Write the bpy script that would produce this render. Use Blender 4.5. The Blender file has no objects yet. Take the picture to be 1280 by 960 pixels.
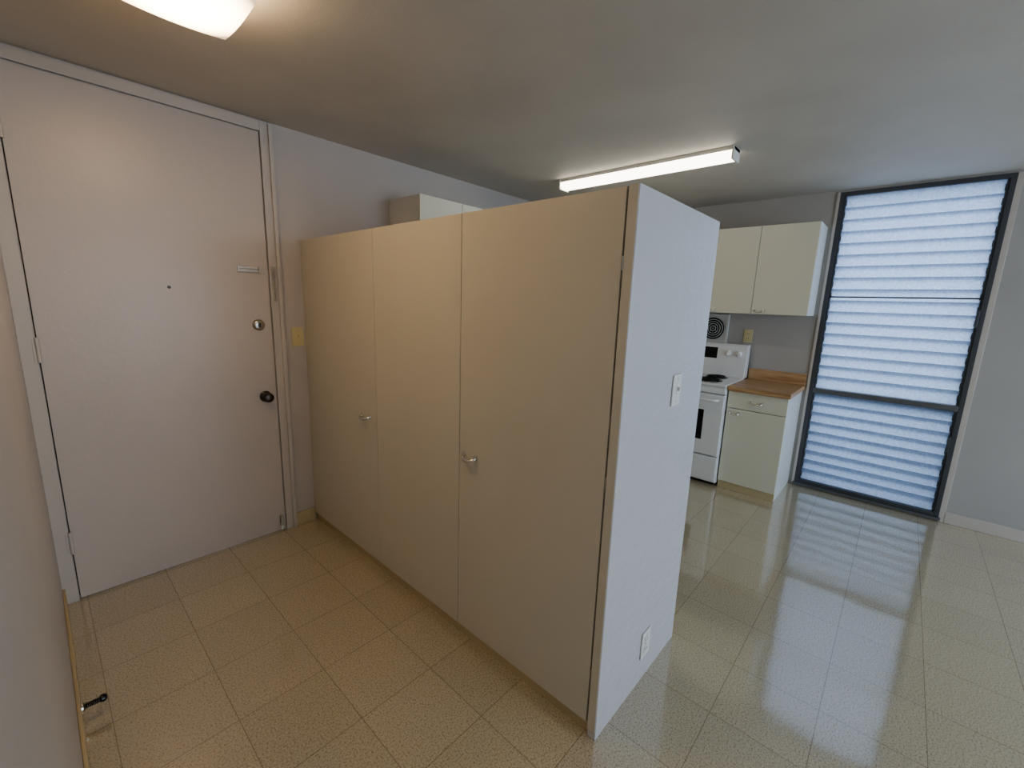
import bpy, bmesh, math
from mathutils import Vector, Matrix

# ------------------------------------------------------------ helpers
def lin(c):
    r=[]
    for v in c:
        v=v/255.0
        r.append(v/12.92 if v<=0.04045 else ((v+0.055)/1.055)**2.4)
    return (r[0],r[1],r[2],1.0)

def mat(name,col,rough=0.5,metal=0.0,bscale=0,bstr=0.0,spec=0.5,var=0.0,coat=0.0):
    m=bpy.data.materials.new(name); m.use_nodes=True
    nt=m.node_tree; b=nt.nodes['Principled BSDF']
    b.inputs['Base Color'].default_value=lin(col)
    b.inputs['Roughness'].default_value=rough
    b.inputs['Metallic'].default_value=metal
    b.inputs['Specular IOR Level'].default_value=spec
    b.inputs['Coat Weight'].default_value=coat
    tc=nt.nodes.new('ShaderNodeTexCoord')
    if bscale:
        n=nt.nodes.new('ShaderNodeTexNoise'); n.inputs['Scale'].default_value=bscale
        n.inputs['Detail'].default_value=4
        bp=nt.nodes.new('ShaderNodeBump'); bp.inputs['Strength'].default_value=bstr
        bp.inputs['Distance'].default_value=0.01
        nt.links.new(tc.outputs['Object'],n.inputs['Vector'])
        nt.links.new(n.outputs['Fac'],bp.inputs['Height'])
        nt.links.new(bp.outputs['Normal'],b.inputs['Normal'])
    if var>0:
        n2=nt.nodes.new('ShaderNodeTexNoise'); n2.inputs['Scale'].default_value=1.7
        n2.inputs['Detail'].default_value=5
        r=nt.nodes.new('ShaderNodeValToRGB')
        c=lin(col)
        r.color_ramp.elements[0].position=0.3; r.color_ramp.elements[1].position=0.7
        r.color_ramp.elements[0].color=(c[0]*(1-var),c[1]*(1-var),c[2]*(1-var),1)
        r.color_ramp.elements[1].color=(min(1,c[0]*(1+var)),min(1,c[1]*(1+var)),min(1,c[2]*(1+var)),1)
        nt.links.new(tc.outputs['Object'],n2.inputs['Vector'])
        nt.links.new(n2.outputs['Fac'],r.inputs['Fac'])
        nt.links.new(r.outputs['Color'],b.inputs['Base Color'])
    return m

def emis(name,col,strength,base=(250,245,235)):
    m=mat(name,base,0.4)
    b=m.node_tree.nodes['Principled BSDF']
    b.inputs['Emission Color'].default_value=lin(col)
    b.inputs['Emission Strength'].default_value=strength
    return m

COL=bpy.context.scene.collection
def empty(name):
    o=bpy.data.objects.new(name,None); o.empty_display_size=0.05; COL.objects.link(o); return o

def finish(name,bm,m,parent=None,bevel=0.0,smooth=False,segs=2):
    me=bpy.data.meshes.new(name); bm.normal_update(); bm.to_mesh(me); bm.free()
    o=bpy.data.objects.new(name,me); COL.objects.link(o)
    for mm in (m if isinstance(m,(list,tuple)) else [m]): me.materials.append(mm)
    if smooth:
        for p in me.polygons: p.use_smooth=True
    if bevel>0:
        b=o.modifiers.new('bev','BEVEL'); b.width=bevel; b.segments=segs; b.limit_method='ANGLE'
    if parent: o.parent=parent
    return o

def addbox(bm,x0,x1,y0,y1,z0,z1,mi=0):
    vs=[bm.verts.new(p) for p in [(x0,y0,z0),(x1,y0,z0),(x1,y1,z0),(x0,y1,z0),(x0,y0,z1),(x1,y0,z1),(x1,y1,z1),(x0,y1,z1)]]
    for f in [(0,3,2,1),(4,5,6,7),(0,1,5,4),(1,2,6,5),(2,3,7,6),(3,0,4,7)]:
        fc=bm.faces.new([vs[i] for i in f]); fc.material_index=mi

def box(name,x0,x1,y0,y1,z0,z1,m,parent=None,bevel=0.0015):
    bm=bmesh.new(); addbox(bm,x0,x1,y0,y1,z0,z1)
    return finish(name,bm,m,parent,bevel)

def boxes(name,lst,m,parent=None,bevel=0.0):
    bm=bmesh.new()
    for b in lst: addbox(bm,*b)
    return finish(name,bm,m,parent,bevel)

def lathe(name,prof,loc,axis,m,parent=None,seg=40):
    """prof list of (radius, height along axis)"""
    bm=bmesh.new(); rings=[]
    for r,h in prof:
        if r<1e-6: rings.append([bm.verts.new((0,0,h))])
        else: rings.append([bm.verts.new((r*math.cos(2*math.pi*i/seg),r*math.sin(2*math.pi*i/seg),h)) for i in range(seg)])
    for a,b in zip(rings[:-1],rings[1:]):
        for i in range(seg):
            j=(i+1)%seg
            if len(a)==1 and len(b)==1: continue
            if len(a)==1: bm.faces.new((a[0],b[i],b[j]))
            elif len(b)==1: bm.faces.new((a[i],a[j],b[0]))
            else: bm.faces.new((a[i],a[j],b[j],b[i]))
    q=Vector((0,0,1)).rotation_difference(Vector(axis)).to_matrix().to_4x4()
    bm.transform(Matrix.Translation(loc)@q)
    bmesh.ops.recalc_face_normals(bm,faces=bm.faces)
    o=finish(name,bm,m,parent,0,True)
    e=o.modifiers.new('es','EDGE_SPLIT'); e.split_angle=math.radians(40)
    return o

def tube(name,pts,r,m,parent=None,cyclic=False,res=3):
    cu=bpy.data.curves.new(name,'CURVE'); cu.dimensions='3D'; cu.bevel_depth=r; cu.bevel_resolution=res
    cu.use_fill_caps=True
    s=cu.splines.new('POLY'); s.points.add(len(pts)-1)
    for p,q in zip(s.points,pts): p.co=(*q,1)
    s.use_cyclic_u=cyclic
    o=bpy.data.objects.new(name,cu); COL.objects.link(o)
    dg=bpy.context.evaluated_depsgraph_get()
    me=bpy.data.meshes.new_from_object(o.evaluated_get(dg)); me.name=name
    bpy.data.objects.remove(o)
    o=bpy.data.objects.new(name,me); COL.objects.link(o)
    me.materials.clear(); me.materials.append(m)
    for p in me.polygons: p.use_smooth=True
    if parent: o.parent=parent
    return o

# ------------------------------------------------------------ dimensions
CEIL=2.44; XL=-0.05; XW=4.38; YD=2.806; YB=-4.0
# ------------------------------------------------------------ materials
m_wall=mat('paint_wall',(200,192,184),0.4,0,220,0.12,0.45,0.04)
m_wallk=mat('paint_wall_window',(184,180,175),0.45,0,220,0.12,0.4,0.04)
m_ceil=mat('paint_ceiling',(208,202,192),0.6,0,160,0.12,0.3,0.06)
m_door=mat('paint_door',(202,192,182),0.32,0,60,0.06,0.5,0.03)
m_trim=mat('paint_trim',(202,194,184),0.35,0,40,0.05,0.5)
m_base=mat('baseboard_cream',(205,188,150),0.45,0,30,0.05,0.5,0.06)
m_pantry=mat('laminate_beige',(217,212,197),0.34,0,90,0.03,0.45,0.02)
m_pend=mat('paint_gloss_white',(210,207,207),0.22,0,28,0.25,0.5,0.03)
m_kcab=mat('laminate_cream',(228,225,206),0.35,0,50,0.02,0.5)
m_kside=mat('laminate_white',(222,222,218),0.35,0,50,0.02,0.5)
m_dark=mat('shadow_gap',(40,34,28),0.8)
m_chrome=mat('chrome',(228,226,220),0.22,1.0,20,0.01)
m_brass=mat('old_bronze',(92,84,78),0.3,1.0,20,0.01)
m_nickel=mat('satin_nickel',(190,184,172),0.28,1.0,20,0.01)
m_ivory=mat('ivory_plastic',(216,204,160),0.35,0,20,0.01)
m_white=mat('white_plastic',(232,230,222),0.35,0,20,0.01)
m_enamel=mat('white_enamel',(238,238,238),0.18,0,10,0.01,0.5,0,0.3)
m_black=mat('black_enamel',(18,18,20),0.2,0,10,0.01)
m_coil=mat('burner_iron',(25,24,24),0.5,0.3,50,0.02)
m_alu=mat('aluminium_frame',(128,130,134),0.4,0.8,60,0.03)
m_aludk=mat('aluminium_dark',(96,98,102),0.45,0.6,60,0.03)
m_fanw=mat('fan_white',(215,215,212),0.4,0,20,0.02)
m_blocker=mat('blocker_blue_grey',(150,160,172),0.8,0,30,0.1,0.3,0.08)  # blue-grey for the added light blocker beyond the louvres
m_gedge=mat('glass_ground_edge',(96,116,140),0.35,0,60,0.02)

# wood laminate counter
m_wood=mat('counter_wood',(190,140,85),0.35)
nt=m_wood.node_tree; b=nt.nodes['Principled BSDF']
tc=nt.nodes.new('ShaderNodeTexCoord'); mp=nt.nodes.new('ShaderNodeMapping'); mp.inputs['Scale'].default_value=(40,3,40)
n=nt.nodes.new('ShaderNodeTexNoise'); n.inputs['Scale'].default_value=1.5; n.inputs['Detail'].default_value=6
r=nt.nodes.new('ShaderNodeValToRGB'); r.color_ramp.elements[0].position=0.35; r.color_ramp.elements[1].position=0.65
r.color_ramp.elements[0].color=lin((172,130,92)); r.color_ramp.elements[1].color=lin((206,172,132))
nt.links.new(tc.outputs['Object'],mp.inputs[0]); nt.links.new(mp.outputs[0],n.inputs['Vector'])
nt.links.new(n.outputs['Fac'],r.inputs[0]); nt.links.new(r.outputs[0],b.inputs['Base Color'])

# floor vinyl tile
m_floor=bpy.data.materials.new('vinyl_tile_floor'); m_floor.use_nodes=True
nt=m_floor.node_tree; b=nt.nodes['Principled BSDF']; N=nt.nodes.new; L=nt.links.new
tc=N('ShaderNodeTexCoord'); sep=N('ShaderNodeSeparateXYZ'); L(tc.outputs['Object'],sep.inputs[0])
def mth(op,a,bb=None,c=None):
    x=N('ShaderNodeMath'); x.operation=op
    for i,v in enumerate((a,bb,c)):
        if v is None: continue
        if isinstance(v,(int,float)): x.inputs[i].default_value=v
        else: L(v,x.inputs[i])
    return x.outputs[0]
T=0.305
def seam(out,off):
    u=mth('DIVIDE',mth('SUBTRACT',out,off),T)
    fr=mth('FRACT',u); d=mth('MINIMUM',fr,mth('SUBTRACT',1.0,fr))
    return mth('LESS_THAN',d,0.0040),mth('FLOOR',u)
sx,ix=seam(sep.outputs['X'],0.03); sy,iy=seam(sep.outputs['Y'],0.03)
sm=mth('MAXIMUM',sx,sy)
cmb=N('ShaderNodeCombineXYZ'); L(ix,cmb.inputs[0]); L(iy,cmb.inputs[1])
wn=N('ShaderNodeTexWhiteNoise'); L(cmb.outputs[0],wn.inputs['Vector'])
n1=N('ShaderNodeTexNoise'); n1.inputs['Scale'].default_value=170; n1.inputs['Detail'].default_value=3; n1.inputs['Roughness'].default_value=0.65
L(tc.outputs['Object'],n1.inputs['Vector'])
r1=N('ShaderNodeValToRGB'); e=r1.color_ramp.elements
e[0].position=0.34; e[0].color=lin((148,130,102)); e[1].position=0.64; e[1].color=lin((210,200,176))
k=e.new(0.46); k.color=lin((194,181,152))
L(n1.outputs['Fac'],r1.inputs[0])
hs=N('ShaderNodeHueSaturation'); L(r1.outputs[0],hs.inputs['Color'])
L(mth('MULTIPLY_ADD',wn.outputs['Value'],0.06,0.97),hs.inputs['Value'])
mx=N('ShaderNodeMix'); mx.data_type='RGBA'; L(mth('MULTIPLY',sm,0.62),mx.inputs['Factor']); L(hs.outputs[0],mx.inputs['A']); mx.inputs['B'].default_value=lin((104,82,56))
L(mx.outputs['Result'],b.inputs['Base Color'])
n2=N('ShaderNodeTexNoise'); n2.inputs['Scale'].default_value=6; n2.inputs['Detail'].default_value=3; L(tc.outputs['Object'],n2.inputs['Vector'])
L(mth('MULTIPLY_ADD',n2.outputs['Fac'],0.12,0.05),b.inputs['Roughness'])
b.inputs['IOR'].default_value=1.8
b.inputs['Coat Weight'].default_value=1.0; b.inputs['Coat Roughness'].default_value=0.08; b.inputs['Coat IOR'].default_value=1.8
bp=N('ShaderNodeBump'); bp.inputs['Strength'].default_value=0.12; bp.inputs['Distance'].default_value=0.01; L(n2.outputs['Fac'],bp.inputs['Height'])
L(bp.outputs[0],b.inputs['Normal']); L(bp.outputs[0],b.inputs['Coat Normal'])

# frosted louvre glass
m_glass=bpy.data.materials.new('frosted_louvre_glass'); m_glass.use_nodes=True
nt=m_glass.node_tree; nt.nodes.clear()
out=nt.nodes.new('ShaderNodeOutputMaterial'); tr=nt.nodes.new('ShaderNodeBsdfTranslucent')
gl=nt.nodes.new('ShaderNodeBsdfGlossy'); gl.inputs['Roughness'].default_value=0.25
ms=nt.nodes.new('ShaderNodeMixShader'); ms.inputs[0].default_value=0.05
tc=nt.nodes.new('ShaderNodeTexCoord'); n=nt.nodes.new('ShaderNodeTexNoise'); n.inputs['Scale'].default_value=70
r=nt.nodes.new('ShaderNodeValToRGB'); r.color_ramp.elements[0].position=.3; r.color_ramp.elements[1].position=.7
r.color_ramp.elements[0].color=(0.64,0.68,0.74,1); r.color_ramp.elements[1].color=(0.82,0.85,0.89,1)
nt.links.new(tc.outputs['Object'],n.inputs['Vector']); nt.links.new(n.outputs['Fac'],r.inputs[0]); nt.links.new(r.outputs[0],tr.inputs[0])
nt.links.new(tr.outputs[0],ms.inputs[1]); nt.links.new(gl.outputs[0],ms.inputs[2]); nt.links.new(ms.outputs[0],out.inputs[0])

# ------------------------------------------------------------ room shell
DX0,DX1,DZ=0.004,0.96,2.375
box('floor',XL-0.15,XW+0.15,YB-0.15,YD+0.15,-0.1,0,m_floor,None,0)
box('ceiling',XL-0.15,XW+0.15,YB-0.15,YD+0.15,CEIL,CEIL+0.1,m_ceil,None,0)
box('wall_left',XL-0.12,XL,YB-0.12,YD+0.12,0,CEIL,m_wall,None,0)
boxes('wall_back',[(XL,DX0,YD,YD+0.12,0,CEIL),(DX1,XW,YD,YD+0.12,0,CEIL),(DX0,DX1,YD,YD+0.12,DZ,CEIL)],m_wall)
WY0,WY1,WZ0,WZ1=-0.385,0.535,0.03,2.425
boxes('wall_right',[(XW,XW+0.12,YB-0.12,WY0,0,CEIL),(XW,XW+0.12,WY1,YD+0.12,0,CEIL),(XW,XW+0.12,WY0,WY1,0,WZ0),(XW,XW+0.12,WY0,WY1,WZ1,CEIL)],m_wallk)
FX0,FX1,FZ0,FZ1=0.7,4.1,0.35,2.25
boxes('wall_front',[(XL,FX0,YB-0.12,YB,0,CEIL),(FX1,XW,YB-0.12,YB,0,CEIL),(FX0,FX1,YB-0.12,YB,0,FZ0),(FX0,FX1,YB-0.12,YB,FZ1,CEIL)],m_wall)
# unseen blocker added outside the jalousie window to darken its lower louvres
boxes('exterior_light_blocker',[(XW+1.3,XW+1.45,-3.0,3.2,-0.1,1.25),(XW+.15,XW+1.45,-3.0,3.2,-0.2,-0.1)],m_blocker)
# living side window
w2=empty('window_2')
boxes('frame',[(FX0,FX1,YB-0.09,YB-0.04,FZ0,FZ0+.04),(FX0,FX1,YB-0.09,YB-0.04,FZ1-.04,FZ1)]+[(x-.02,x+.02,YB-0.09,YB-0.04,FZ0+.04,FZ1-.04) for x in (FX0+.02,1.83,2.97,FX1-.02)],m_alu,w2)
# baseboards
box('baseboard_left',XL,XL+0.011,YB,YD-0.012,0,0.085,m_base,None,0.003)
box('baseboard_back',1.028,1.153,YD-0.014,YD,0,0.085,m_base,None,0.003)
box('baseboard_right',XW-0.014,XW,YB,WY0-0.03,0,0.085,m_trim,None,0.003)
box('baseboard_front',XL+0.011,XW-0.014,YB,YB+0.014,0,0.085,m_base,None,0.003)

# ------------------------------------------------------------ door
boxes('trim_1',[(XL,DX0-0.003,YD-0.018,YD,0,CEIL-0.012),(DX1+0.004,1.026,YD-0.018,YD,0,CEIL-0.012),(DX0-0.003,DX1+0.004,YD-0.018,YD,DZ+0.004,CEIL-0.012)],m_trim,None,0.002)
box('trim_2',1.004,1.026,YD-0.030,YD-0.018,0,CEIL-0.014,m_trim,None,0.003)
d=empty('door_1')
box('slab',DX0+.003,DX1-.002,YD-0.012,YD+0.032,0.008,DZ-.003,m_door,d,0.002)
boxes('jamb_stop',[(DX0-.0,DX0+.012,YD+.034,YD+.06,0,DZ),(DX1-.012,DX1,YD+.034,YD+.06,0,DZ),(DX0,DX1,YD+.034,YD+.06,DZ-.012,DZ)],m_dark,d)
FY=YD-0.012
def hinge(nm,z):
    boxes(nm,[(DX0-.014,DX0+.001,FY-.008,FY-.004,z-.05,z+.05)],m_trim,d,0.001)
    tube(nm+'_pin',[(DX0+.002,FY-.009,z-.055),(DX0+.002,FY-.009,z+.055)],.0075,m_trim,d)
hinge('hinge_1',0.305); hinge('hinge_2',1.227); hinge('hinge_3',2.135)
# knob
lathe('knob_rose',[(0,0),(.033,0),(.033,.004),(.028,.009),(.013,.012),(.011,.03),(.02,.036),(.028,.046),(.029,.056),(.024,.066),(.014,.070),(0,.071)],(0.897,FY,0.895),(0,-1,0),m_brass,d)
lathe('deadbolt',[(0,0),(.032,0),(.032,.006),(.027,.013),(.018,.016),(0,.016)],(0.887,FY,1.322),(0,-1,0),m_nickel,d)
box('deadbolt_turn',0.883,0.891,FY-.034,FY-.016,1.308,1.336,m_brass,d,0.002)
lathe('peephole',[(0,0),(.008,0),(.007,.003),(.004,.003),(0,.001)],(0.49,FY,1.518),(0,-1,0),m_brass,d)
# chain lock
boxes('chain_track',[(0.810,0.905,FY-.009,FY,1.636,1.648),(0.810,0.905,FY-.009,FY,1.618,1.630),(0.810,0.905,FY-.004,FY,1.630,1.636),(0.80,0.81,FY-.011,FY,1.616,1.650),(0.905,0.915,FY-.011,FY,1.616,1.650)],m_nickel,d,0.001)
boxes('chain_plate',[(0.972,0.998,YD-.024,YD-.018,1.60,1.66)],m_nickel,d,0.002)
for i in range(12):
    z=1.635-i*.015
    pts=[]
    for a in range(12):
        t=a/12*2*math.pi
        u=.006*math.cos(t); v=.0105*math.sin(t)
        pts.append((.985+(u if i%2 else 0),YD-.031+(0 if i%2 else u*.9),z+v))
    tube('chain_link_%d'%(i+1),pts,.0023,m_nickel,d,True,2)
# kick-down stop at the door foot
box('kick_stop_plate',0.925,0.945,FY-.004,FY,0.06,0.11,m_nickel,d,0.001)
tube('kick_stop_arm',[(0.935,FY-.008,0.10),(0.932,FY-.02,0.07),(0.928,FY-.03,0.045)],.005,m_nickel,d)
lathe('kick_stop_tip',[(0,0),(.009,0),(.009,.02),(0,.02)],(0.928,FY-.03,0.028),(0,0,1),m_white,d)
# spring door stop on left baseboard
ds=empty('door_stop')
lathe('flange',[(0,0),(.019,0),(.018,.005),(.009,.010),(0,.010)],(XL+.011,1.93,0.062),(1,0,0),m_nickel,ds)
pts=[(XL+.018+i*.00055,1.93+.0075*math.cos(i*.6),.062+.0075*math.sin(i*.6)) for i in range(75)]
tube('spring',pts,.0022,m_brass,ds,False,2)
lathe('rubber_tip',[(0,0),(.010,0),(.013,.003),(.013,.012),(.009,.018),(0,.019)],(XL+.059,1.93,0.062),(1,0,0),m_black,ds)

# ------------------------------------------------------------ handles
def pull(nm,c,along,outd,w,par,m=m_chrome,r=.0055):
    """arched cabinet pull centred c, bowed slightly downward"""
    c=Vector(c); al=Vector(along); od=Vector(outd)
    pts=[]
    for i in range(17):
        t=i/16; a=math.pi*t; s_=math.sin(a)**0.6
        pts.append(c+al*(-w/2*math.cos(a))+od*(.024*s_+.002)+Vector((0,0,-.012*s_)))
    tube(nm,[tuple(p) for p in pts],r,m,par)
    for s,k in ((-1,1),(1,2)):
        lathe(nm+'_foot_%d'%k,[(0,0),(.011,0),(.010,.004),(.006,.006),(0,.006)],tuple(c+al*(s*w/2)),tuple(od),m,par,20)

# ------------------------------------------------------------ pantry
p=empty('pantry_cabinet')
PX0,PX1,PY0,PH=1.155,1.83,0.592,1.828
box('carcass',PX0+.022,PX1-.001,PY0+.034,YD-.001,0.05,PH-.002,m_pantry,p,0)
box('gap_shadow',PX0+.0205,PX0+.0215,PY0+.034,YD-.001,0.04,PH-.004,m_dark,p,0)
box('end_panel',PX0,PX1,PY0,PY0+.033,0,PH+.003,m_pend,p,0.0025)
box('end_face_strip',PX0-.0015,PX0+.001,PY0+.003,PY0+.033,0.03,PH+.002,m_pantry,p,0.0005)
dz0,dz1=0.05,PH
box('door_a',PX0,PX0+.019,PY0+.040,1.3215,dz0,dz1,m_pantry,p,0.0015)
box('door_b',PX0,PX0+.019,1.3245,1.9745,dz0,dz1,m_pantry,p,0.0015)
box('door_c',PX0,PX0+.019,1.9765,YD-.001,dz0,dz1,m_pantry,p,0.0015)
box('toe_kick',PX0+.012,PX1-.002,PY0+.034,YD-.001,0,0.04,m_base,p,0.002)
pull('pull_1',(PX0,2.085,0.872),(0,1,0),(-1,0,0),.070,p,m_chrome,.0072)
pull('pull_2',(PX0,1.255,0.870),(0,1,0),(-1,0,0),.070,p,m_chrome,.0072)
for i,z in enumerate((0.25,0.95,1.62)):
    tube('hinge_%d'%(i+1),[(PX0-.001,PY0+.0365,z-.02),(PX0-.001,PY0+.0365,z+.02)],.0025,m_nickel,p)

# ------------------------------------------------------------ switches/outlets
def plate(root,c,outd,side,m,kind):
    o=empty(root); c=Vector(c)+Vector(outd)*.0005; od=Vector(outd); sd=Vector(side)
    def bx(nm,u0,u1,z0,z1,h0,h1,mm,bev=.0015):
        a=c+sd*u0+od*h0; bb=c+sd*u1+od*h1
        return box(nm,min(a.x,bb.x),max(a.x,bb.x),min(a.y,bb.y),max(a.y,bb.y),c.z+z0,c.z+z1,mm,o,bev)
    bx('plate',-.036,.036,-.058,.058,0,.006,m,.0025)
    if kind=='switch':
        bx('toggle_frame',-.008,.008,-.016,.016,.006,.0075,m,.0005)
        bx('toggle',-.004,.004,-.002,.012,.0075,.017,m,.001)
    else:
        for k,z in ((1,-.021),(2,.021)):
            bx('socket_%d'%k,-.016,.016,z-.014,z+.014,.006,.0085,m,.002)
            bx('slot_a_%d'%k,-.008,-.0055,z-.004,z+.006,.0085,.0088,m_dark,0)
            bx('slot_b_%d'%k,.0055,.008,z-.004,z+.006,.0085,.0088,m_dark,0)
    for k,z in ((1,-.042),(2,.042)) if kind=='switch' else ((1,0),):
        q=c+od*.006; lathe('screw_%d'%k,[(0,0),(.003,0),(.002,.001),(0,.001)],(q.x,q.y,c.z+z),tuple(od),m_nickel,o,12)
plate('light_switch',(1.108,YD,1.244),(0,-1,0),(1,0,0),m_ivory,'switch')
plate('light_switch',(1.555,PY0,1.205),(0,-1,0),(1,0,0),m_white,'switch')
plate('power_outlet',(1.51,PY0,0.172),(0,-1,0),(1,0,0),m_white,'outlet')
plate('power_outlet',(XW,1.058,1.267),(-1,0,0),(0,1,0),m_ivory,'outlet')

# ------------------------------------------------------------ jalousie window
w=empty('window_1')
def wb(nm,lst,m,bev=.002): return boxes(nm,lst,m,w,bev)
fx0,fx1=XW-0.012,XW+0.07
wb('outer_frame',[(fx0,fx1,WY1-.028,WY1,WZ0,WZ1),(fx0,fx1,WY0,WY0+.028,WZ0,WZ1),(fx0,fx1,WY0+.028,WY1-.028,WZ1-.03,WZ1),(fx0,fx1,WY0+.028,WY1-.028,WZ0,WZ0+.03)],m_aludk)
wb('mid_rail',[(fx0-.004,fx1,WY0+.028,WY1-.028,0.835,0.875)],m_alu)
wb('side_track',[(fx0+.012,fx0+.05,WY1-.040,WY1-.028,WZ0+.03,WZ1-.03),(fx0+.012,fx0+.05,WY0+.028,WY0+.040,WZ0+.03,WZ1-.03)],m_aludk)
wb('sill',[(XW-.03,XW+.01,WY0-.01,WY1+.01,WZ0-.018,WZ0)],m_alu)
import random
random.seed(5)
def slats(tag,z0,z1,n):
    bm=bmesh.new()
    pitch=(z1-z0)/n; hl=pitch*0.5+.008
    for i in range(n):
        zc=z0+pitch*(i+.5)
        ang=math.radians(11+random.uniform(-1.0,2.0))
        cx=XW+.020
        ya,yb=WY0+.040,WY1-.040
        dx=math.sin(ang)*hl; dz=math.cos(ang)*hl; t=.0028
        vs=[]
        for (sx_,sz_) in ((-1,1),(1,-1)):   # top edge inward, bottom edge outward (sheds rain)
            for tt in (-t,t):
                for y in (ya,yb):
                    vs.append(bm.verts.new((cx+sx_*dx+tt*math.cos(ang),y,zc+sz_*dz+tt*math.sin(ang))))
        a=vs
        for q,f in enumerate(((0,1,3,2),(4,6,7,5),(0,4,5,1),(2,3,7,6),(0,2,6,4),(1,5,7,3))):
            fc=bm.faces.new([a[k] for k in f]); fc.material_index=1 if q<2 else 0
    bmesh.ops.recalc_face_normals(bm,faces=bm.faces)
    finish(tag,bm,[m_glass,m_gedge],w)
    l=[]
    for i in range(n):
        zc=z0+pitch*(i+.5)
        for y0 in (WY0+.040,WY1-.044):
            l.append((XW+.008,XW+.034,y0,y0+.004,zc-.02,zc+.02))
    wb(tag+'_clips',l,m_aludk,0)
slats('louvres_upper',0.885,WZ1-.035,17)
slats('louvres_lower',WZ0+.035,0.83,9)
wb('dark_gap_strip',[(XW-.006,XW+.002,WY0+.040,WY1-.040,1.622,1.632)],m_dark,0)  # dark-coloured strip stands in for the shaded gap between louvres
for k,z in ((1,1.50),(2,0.60)):
    wb('crank_%d'%k,[(XW-.04,XW-.012,WY0+.03,WY0+.045,z-.05,z+.05),(XW-.06,XW-.03,WY0+.033,WY0+.042,z-.07,z-.05)],m_aludk)
box('trim_3',XW-.012,XW,WY0-.03,WY0,0,WZ1,m_trim,None,.002)
box('trim_4',XW-.012,XW,WY1,WY1+.02,0.02,WZ1,m_trim,None,.002)

# ------------------------------------------------------------ kitchen upper cabinets
c1=empty('kitchen_cabinet')
UX=4.05; UY0=0.585; UZ0,UZ1=1.47,2.17
box('carcass',UX+.02,XW-.001,UY0,2.44,UZ0,UZ1,m_kside,c1,.001)
ys=[UY0,0.983,1.375,1.765,2.12]
for i in range(4):
    box('door_%d'%(i+1),UX,UX+.019,ys[i]+(0.0015),ys[i+1]-.0015,UZ0,UZ1,m_kcab,c1,.0015)
    pull('pull_%d'%(i+1),(UX,ys[i+1]-.06,UZ0+.03),(0,1,0),(-1,0,0),.07,c1)
c2=empty('kitchen_cabinet')
box('carcass',1.78,2.72,2.47,YD-.001,1.845,UZ1,m_kside,c2,.001)
for i,(a,bb) in enumerate(((1.78,2.142),(2.145,2.72))):
    box('door_%d'%(i+1),a,bb,2.45,2.469,1.845,UZ1,m_kcab,c2,.0015)
c3=empty('kitchen_cabinet')
box('carcass',2.722,4.0,2.47,YD-.001,UZ0,UZ1,m_kside,c3,.001)
for i,(a,bb) in enumerate(((2.724,3.14),(3.143,3.56),(3.563,3.98))):
    box('door_%d'%(i+1),a,bb,2.45,2.469,UZ0,UZ1,m_kcab,c3,.0015)
    pull('pull_%d'%(i+1),(a+.06,2.45,UZ0+.03),(1,0,0),(0,-1,0),.06,c3)

# ------------------------------------------------------------ base cabinets
CZ=0.885
b1=empty('base_cabinet')
BX=3.80; XE=XW-.001
box('carcass',BX+.02,XE,0.580,1.008,0.0,CZ-.038,m_kside,b1,.001)
box('drawer',BX,BX+.019,0.580,1.006,0.705,CZ-.042,m_kcab,b1,.002)
box('door',BX,BX+.019,0.580,1.006,0.065,0.70,m_kcab,b1,.002)
box('kick',BX+.012,BX+.02,0.583,1.006,0.0,0.06,m_base,b1,.001)
pull('pull_1',(BX,0.79,0.775),(0,1,0),(-1,0,0),.075,b1,m_chrome,.0065)
pull('pull_2',(BX,0.945,0.668),(0,1,0),(-1,0,0),.07,b1,m_chrome,.0065)
box('countertop',BX-.025,XE,0.565,1.012,CZ-.038,CZ,m_wood,b1,.004)
box('backsplash',XW-.02,XE,0.565,1.012,CZ,CZ+.095,m_wood,b1,.003)
b2=empty('base_cabinet')
box('carcass_a',BX+.02,XE,1.785,YD-.001,0.0,CZ-.038,m_kside,b2,.001)
box('front_a',BX,BX+.019,1.787,2.2,0.065,CZ-.042,m_kcab,b2,.002)
box('carcass_b',2.74,BX+.02,2.24,YD-.001,0.0,CZ-.038,m_kside,b2,.001)
for i in range(2):
    box('front_b_%d'%i,2.742+i*.53,3.268+i*.53,2.22,2.239,0.065,CZ-.042,m_kcab,b2,.002)
    pull('pull_%d'%(i+1),(2.95+i*.53,2.22,0.775),(1,0,0),(0,-1,0),.07,b2)
boxes('countertop',[(BX-.025,XE,1.785,YD-.001,CZ-.038,CZ),(2.73,BX-.025,2.195,YD-.001,CZ-.038,CZ)],m_wood,b2)
boxes('backsplash',[(XW-.02,XE,1.785,YD-.02,CZ,CZ+.095),(2.73,XE,YD-.02,YD-.001,CZ,CZ+.095)],m_wood,b2)

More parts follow.
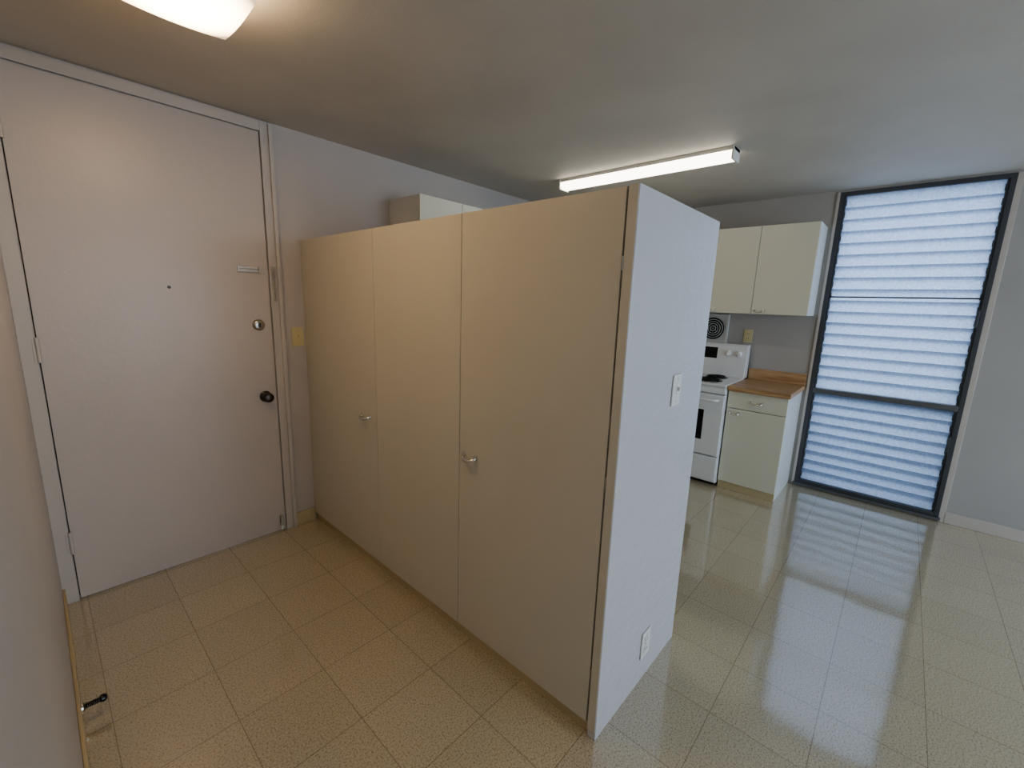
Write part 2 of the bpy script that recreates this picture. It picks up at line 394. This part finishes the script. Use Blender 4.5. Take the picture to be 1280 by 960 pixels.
# ------------------------------------------------------------ stove
s=empty('electric_stove')
SY0,SY1,SX=1.016,1.778,3.75
box('body',SX+.03,XW-.03,SY0,SY1,0.03,0.87,m_enamel,s,.003)
box('feet_plinth',SX+.06,XW-.06,SY0+.03,SY1-.03,0,0.03,m_black,s,0)
box('drawer',SX,SX+.028,SY0+.002,SY1-.002,0.045,0.262,m_enamel,s,.006)
box('drawer_grip',SX-.008,SX+.01,SY0+.15,SY1-.15,0.235,0.25,m_enamel,s,.004)
box('oven_door',SX-.004,SX+.028,SY0+.002,SY1-.002,0.272,0.80,m_enamel,s,.007)
box('oven_window',SX-.006,SX-.002,SY0+.15,SY1-.15,0.40,0.66,m_black,s,.004)
box('door_trim',SX,SX+.03,SY0+.002,SY1-.002,0.81,0.868,m_enamel,s,.004)
tube('oven_handle',[(SX-.004,SY0+.05,.755),(SX-.04,SY0+.06,.757),(SX-.045,SY0+.09,.757),(SX-.045,SY1-.09,.757),(SX-.04,SY1-.06,.757),(SX-.004,SY1-.05,.755)],.011,m_enamel,s)
box('cooktop',SX-.01,XW-.10,SY0-.002,SY1+.002,0.87,0.892,m_enamel,s,.006)
bm=bmesh.new()
prof=[(XW-.135,0.89),(XW-.105,1.175),(XW-.085,1.19),(XW-.035,1.19),(XW-.03,0.89)]
A=[bm.verts.new((x,SY0,z)) for x,z in prof]; B=[bm.verts.new((x,SY1,z)) for x,z in prof]
bm.faces.new(A); bm.faces.new(B[::-1])
for i in range(5):
    j=(i+1)%5; bm.faces.new((A[j],A[i],B[i],B[j]))
bmesh.ops.recalc_face_normals(bm,faces=bm.faces)
finish('backguard',bm,m_enamel,s,.005)
def bgp(z): return XW-.135+.03*(z-.89)/.285
nrm=Vector((-.285,0,.03)).normalized()
for i,y in enumerate((1.085,1.175,1.62,1.71)):
    z=1.105
    lathe('knob_%d'%(i+1),[(0,0),(.03,0),(.031,.003),(.024,.006),(.022,.022),(.018,.026),(0,.026)],(bgp(z),y,z),tuple(nrm),m_enamel,s)
    box('knob_mark_%d'%(i+1),bgp(z)-.034,bgp(z)-.022,y-.004,y+.004,z-.018,z+.022,m_white,s,.001)
bm=bmesh.new()
v=[bm.verts.new((bgp(z)-.001,y,z)) for z,y in ((1.05,1.27),(1.05,1.53),(1.15,1.53),(1.15,1.27))]
v2=[bm.verts.new((q.co.x+.003,q.co.y,q.co.z)) for q in v]
bm.faces.new(v[::-1]); bm.faces.new(v2)
for i in range(4):
    j=(i+1)%4; bm.faces.new((v[i],v[j],v2[j],v2[i]))
bmesh.ops.recalc_face_normals(bm,faces=bm.faces)
finish('clock_panel',bm,m_black,s)
for i,(x,y,R) in enumerate(((3.90,1.21,.10),(3.90,1.59,.08),(4.13,1.21,.08),(4.13,1.59,.10))):
    lathe('drip_pan_%d'%(i+1),[(0,-.006),(R*.5,-.004),(R*.95,.002),(R*1.12,.004),(R*1.15,.0)],(x,y,.893),(0,0,1),m_black,s)
    pts=[]
    for k in range(130):
        t=k/129; a=t*2*math.pi*4.5; rr=.018+(R-.022)*t
        pts.append((x+rr*math.cos(a),y+rr*math.sin(a),.903))
    tube('coil_%d'%(i+1),pts,.0055,m_coil,s)

# ------------------------------------------------------------ exhaust fan on the wall
f=empty('exhaust_fan')
fy,fz=1.365,1.318; H=.135
boxes('frame',[(XW-.022,XW-.001,fy-H,fy+H,fz+H-.022,fz+H),(XW-.022,XW-.001,fy-H,fy+H,fz-H,fz-H+.022),(XW-.022,XW-.001,fy-H,fy-H+.022,fz-H+.022,fz+H-.022),(XW-.022,XW-.001,fy+H-.022,fy+H,fz-H+.022,fz+H-.022),(XW-.012,XW-.001,fy-H+.022,fy+H-.022,fz-H+.022,fz+H-.022)],m_fanw,f,.002)
lathe('dark_disc',[(0,0),(.108,0),(.108,.003),(0,.003)],(XW-.012,fy,fz),(-1,0,0),m_black,f)
for i,R in enumerate((.105,.085,.065,.045,.025)):
    tube('grille_ring_%d'%(i+1),[(XW-.019,fy+R*math.cos(a*math.pi/20),fz+R*math.sin(a*math.pi/20)) for a in range(40)],.0028,m_fanw,f,True)
lathe('hub',[(0,0),(.016,0),(.014,.006),(0,.008)],(XW-.016,fy,fz),(-1,0,0),m_alu,f)
for i in range(4):
    a=i*math.pi/2+.6
    tube('grille_arm_%d'%(i+1),[(XW-.018,fy+.01*math.cos(a),fz+.01*math.sin(a)),(XW-.018,fy+.106*math.cos(a),fz+.106*math.sin(a))],.0025,m_alu,f)

# ------------------------------------------------------------ fluorescent ceiling light
fl=empty('fluorescent_ceiling_light')
m_tube=emis('acrylic_diffuser',(255,246,230),5.5)
LX,LY0,LY1=2.92,0.895,2.15
box('housing',LX-.055,LX+.055,LY0,LY1,CEIL-.022,CEIL-.001,m_white,fl,.002)
bm=bmesh.new()
prof=[(-.052,CEIL-.022),(-.055,CEIL-.040),(-.047,CEIL-.060),(-.030,CEIL-.068),(.030,CEIL-.068),(.047,CEIL-.060),(.055,CEIL-.040),(.052,CEIL-.022)]
A=[bm.verts.new((LX+x,LY0+.012,z)) for x,z in prof]; B=[bm.verts.new((LX+x,LY1-.012,z)) for x,z in prof]
bm.faces.new(A); bm.faces.new(B[::-1])
for i in range(len(prof)):
    j=(i+1)%len(prof); bm.faces.new((A[j],A[i],B[i],B[j]))
bmesh.ops.recalc_face_normals(bm,faces=bm.faces)
finish('diffuser',bm,m_tube,fl)
for k,(a,bb) in enumerate(((LY0,LY0+.012),(LY1-.012,LY1))):
    box('end_cap_%d'%(k+1),LX-.060,LX+.060,a,bb,CEIL-.074,CEIL-.001,m_white,fl,.003)

# ------------------------------------------------------------ entry ceiling light (square bent glass)
cl=empty('ceiling_light')
cx,cy,hs_=0.385,1.655,0.155
m_shade=emis('frosted_glass_shade',(255,219,172),8.0)
nt=m_shade.node_tree; b=nt.nodes['Principled BSDF']
g_=nt.nodes.new('ShaderNodeTexCoord'); sb=nt.nodes.new('ShaderNodeVectorMath'); sb.operation='DISTANCE'; sb.inputs[1].default_value=(cx,cy,CEIL-.12)
mr=nt.nodes.new('ShaderNodeMapRange'); mr.inputs['From Min'].default_value=.05; mr.inputs['From Max'].default_value=.20; mr.inputs['To Min'].default_value=25; mr.inputs['To Max'].default_value=0.9
nt.links.new(g_.outputs['Object'],sb.inputs[0]); nt.links.new(sb.outputs['Value'],mr.inputs['Value']); nt.links.new(mr.outputs[0],b.inputs['Emission Strength'])
bm=bmesh.new(); n=20; g=[]
for i in range(n+1):
    row=[]
    for j in range(n+1):
        u=-1+2*i/n; v=-1+2*j/n
        z=CEIL-.138+.010*(u*u+v*v)
        row.append(bm.verts.new((cx+u*hs_,cy+v*hs_,z)))
    g.append(row)
for i in range(n):
    for j in range(n):
        bm.faces.new((g[i][j],g[i][j+1],g[i+1][j+1],g[i+1][j]))
rim=[g[i][0] for i in range(n+1)]+[g[n][j] for j in range(1,n+1)]+[g[i][n] for i in range(n-1,-1,-1)]+[g[0][j] for j in range(n-1,0,-1)]
up=[bm.verts.new((cx+(q.co.x-cx)*1.10,cy+(q.co.y-cy)*1.10,q.co.z+.05)) for q in rim]
for i in range(len(rim)):
    j=(i+1)%len(rim); bm.faces.new((rim[i],rim[j],up[j],up[i]))
bmesh.ops.recalc_face_normals(bm,faces=bm.faces)
o=finish('shade',bm,m_shade,cl,0,True)
so=o.modifiers.new('sol','SOLIDIFY'); so.thickness=.004
lathe('canopy',[(0,0),(.07,0),(.07,.02),(.03,.03),(.012,.03),(.012,.125),(0,.125)],(cx,cy,CEIL-.001),(0,0,-1),m_nickel,cl)

# ------------------------------------------------------------ lighting
W=bpy.data.worlds.new('sky'); bpy.context.scene.world=W; W.use_nodes=True
nt=W.node_tree; bg=nt.nodes['Background']
tc=nt.nodes.new('ShaderNodeTexCoord'); sp=nt.nodes.new('ShaderNodeSeparateXYZ'); rp=nt.nodes.new('ShaderNodeValToRGB')
mr=nt.nodes.new('ShaderNodeMapRange'); mr.inputs[1].default_value=-1; mr.inputs[2].default_value=1
rp.color_ramp.elements[0].position=.35; rp.color_ramp.elements[0].color=(.22,.29,.42,1)
rp.color_ramp.elements[1].position=.7; rp.color_ramp.elements[1].color=(.62,.77,1.0,1)
nt.links.new(tc.outputs['Generated'],sp.inputs[0]); nt.links.new(sp.outputs['Z'],mr.inputs[0]); nt.links.new(mr.outputs[0],rp.inputs[0]); nt.links.new(rp.outputs[0],bg.inputs[0])
bg.inputs[1].default_value=3.2

def area(name,loc,rot,sx,sy,power,col):
    l=bpy.data.lights.new(name,'AREA'); l.shape='RECTANGLE'; l.size=sx; l.size_y=sy; l.energy=power; l.color=col
    o=bpy.data.objects.new(name,l); o.location=loc; o.rotation_euler=rot; COL.objects.link(o); return o
area('daylight_living_window',((FX0+FX1)/2,YB-0.15,(FZ0+FZ1)/2),(math.radians(90),0,0),3.3,1.8,70,(.69,.83,1.0))

try:
    bpy.context.scene.view_settings.view_transform='AgX'
    bpy.context.scene.view_settings.look='AgX - Medium High Contrast'
except Exception as ex: print(ex)
# ------------------------------------------------------------ camera
cam=bpy.data.cameras.new('camera'); co=bpy.data.objects.new('camera',cam); COL.objects.link(co)
cam.sensor_width=36; cam.lens=540/1280*36; cam.clip_start=0.01
xa=Vector((0.6721,-0.7397,0.0327)).normalized()
za=Vector((-.7313,-.6562,.186)); za=(za-za.dot(xa)*xa).normalized()
ya=za.cross(xa)
M=Matrix((xa,ya,za)).transposed().to_4x4(); M.translation=Vector((0,0,1.5))
co.matrix_world=M
bpy.context.scene.camera=co
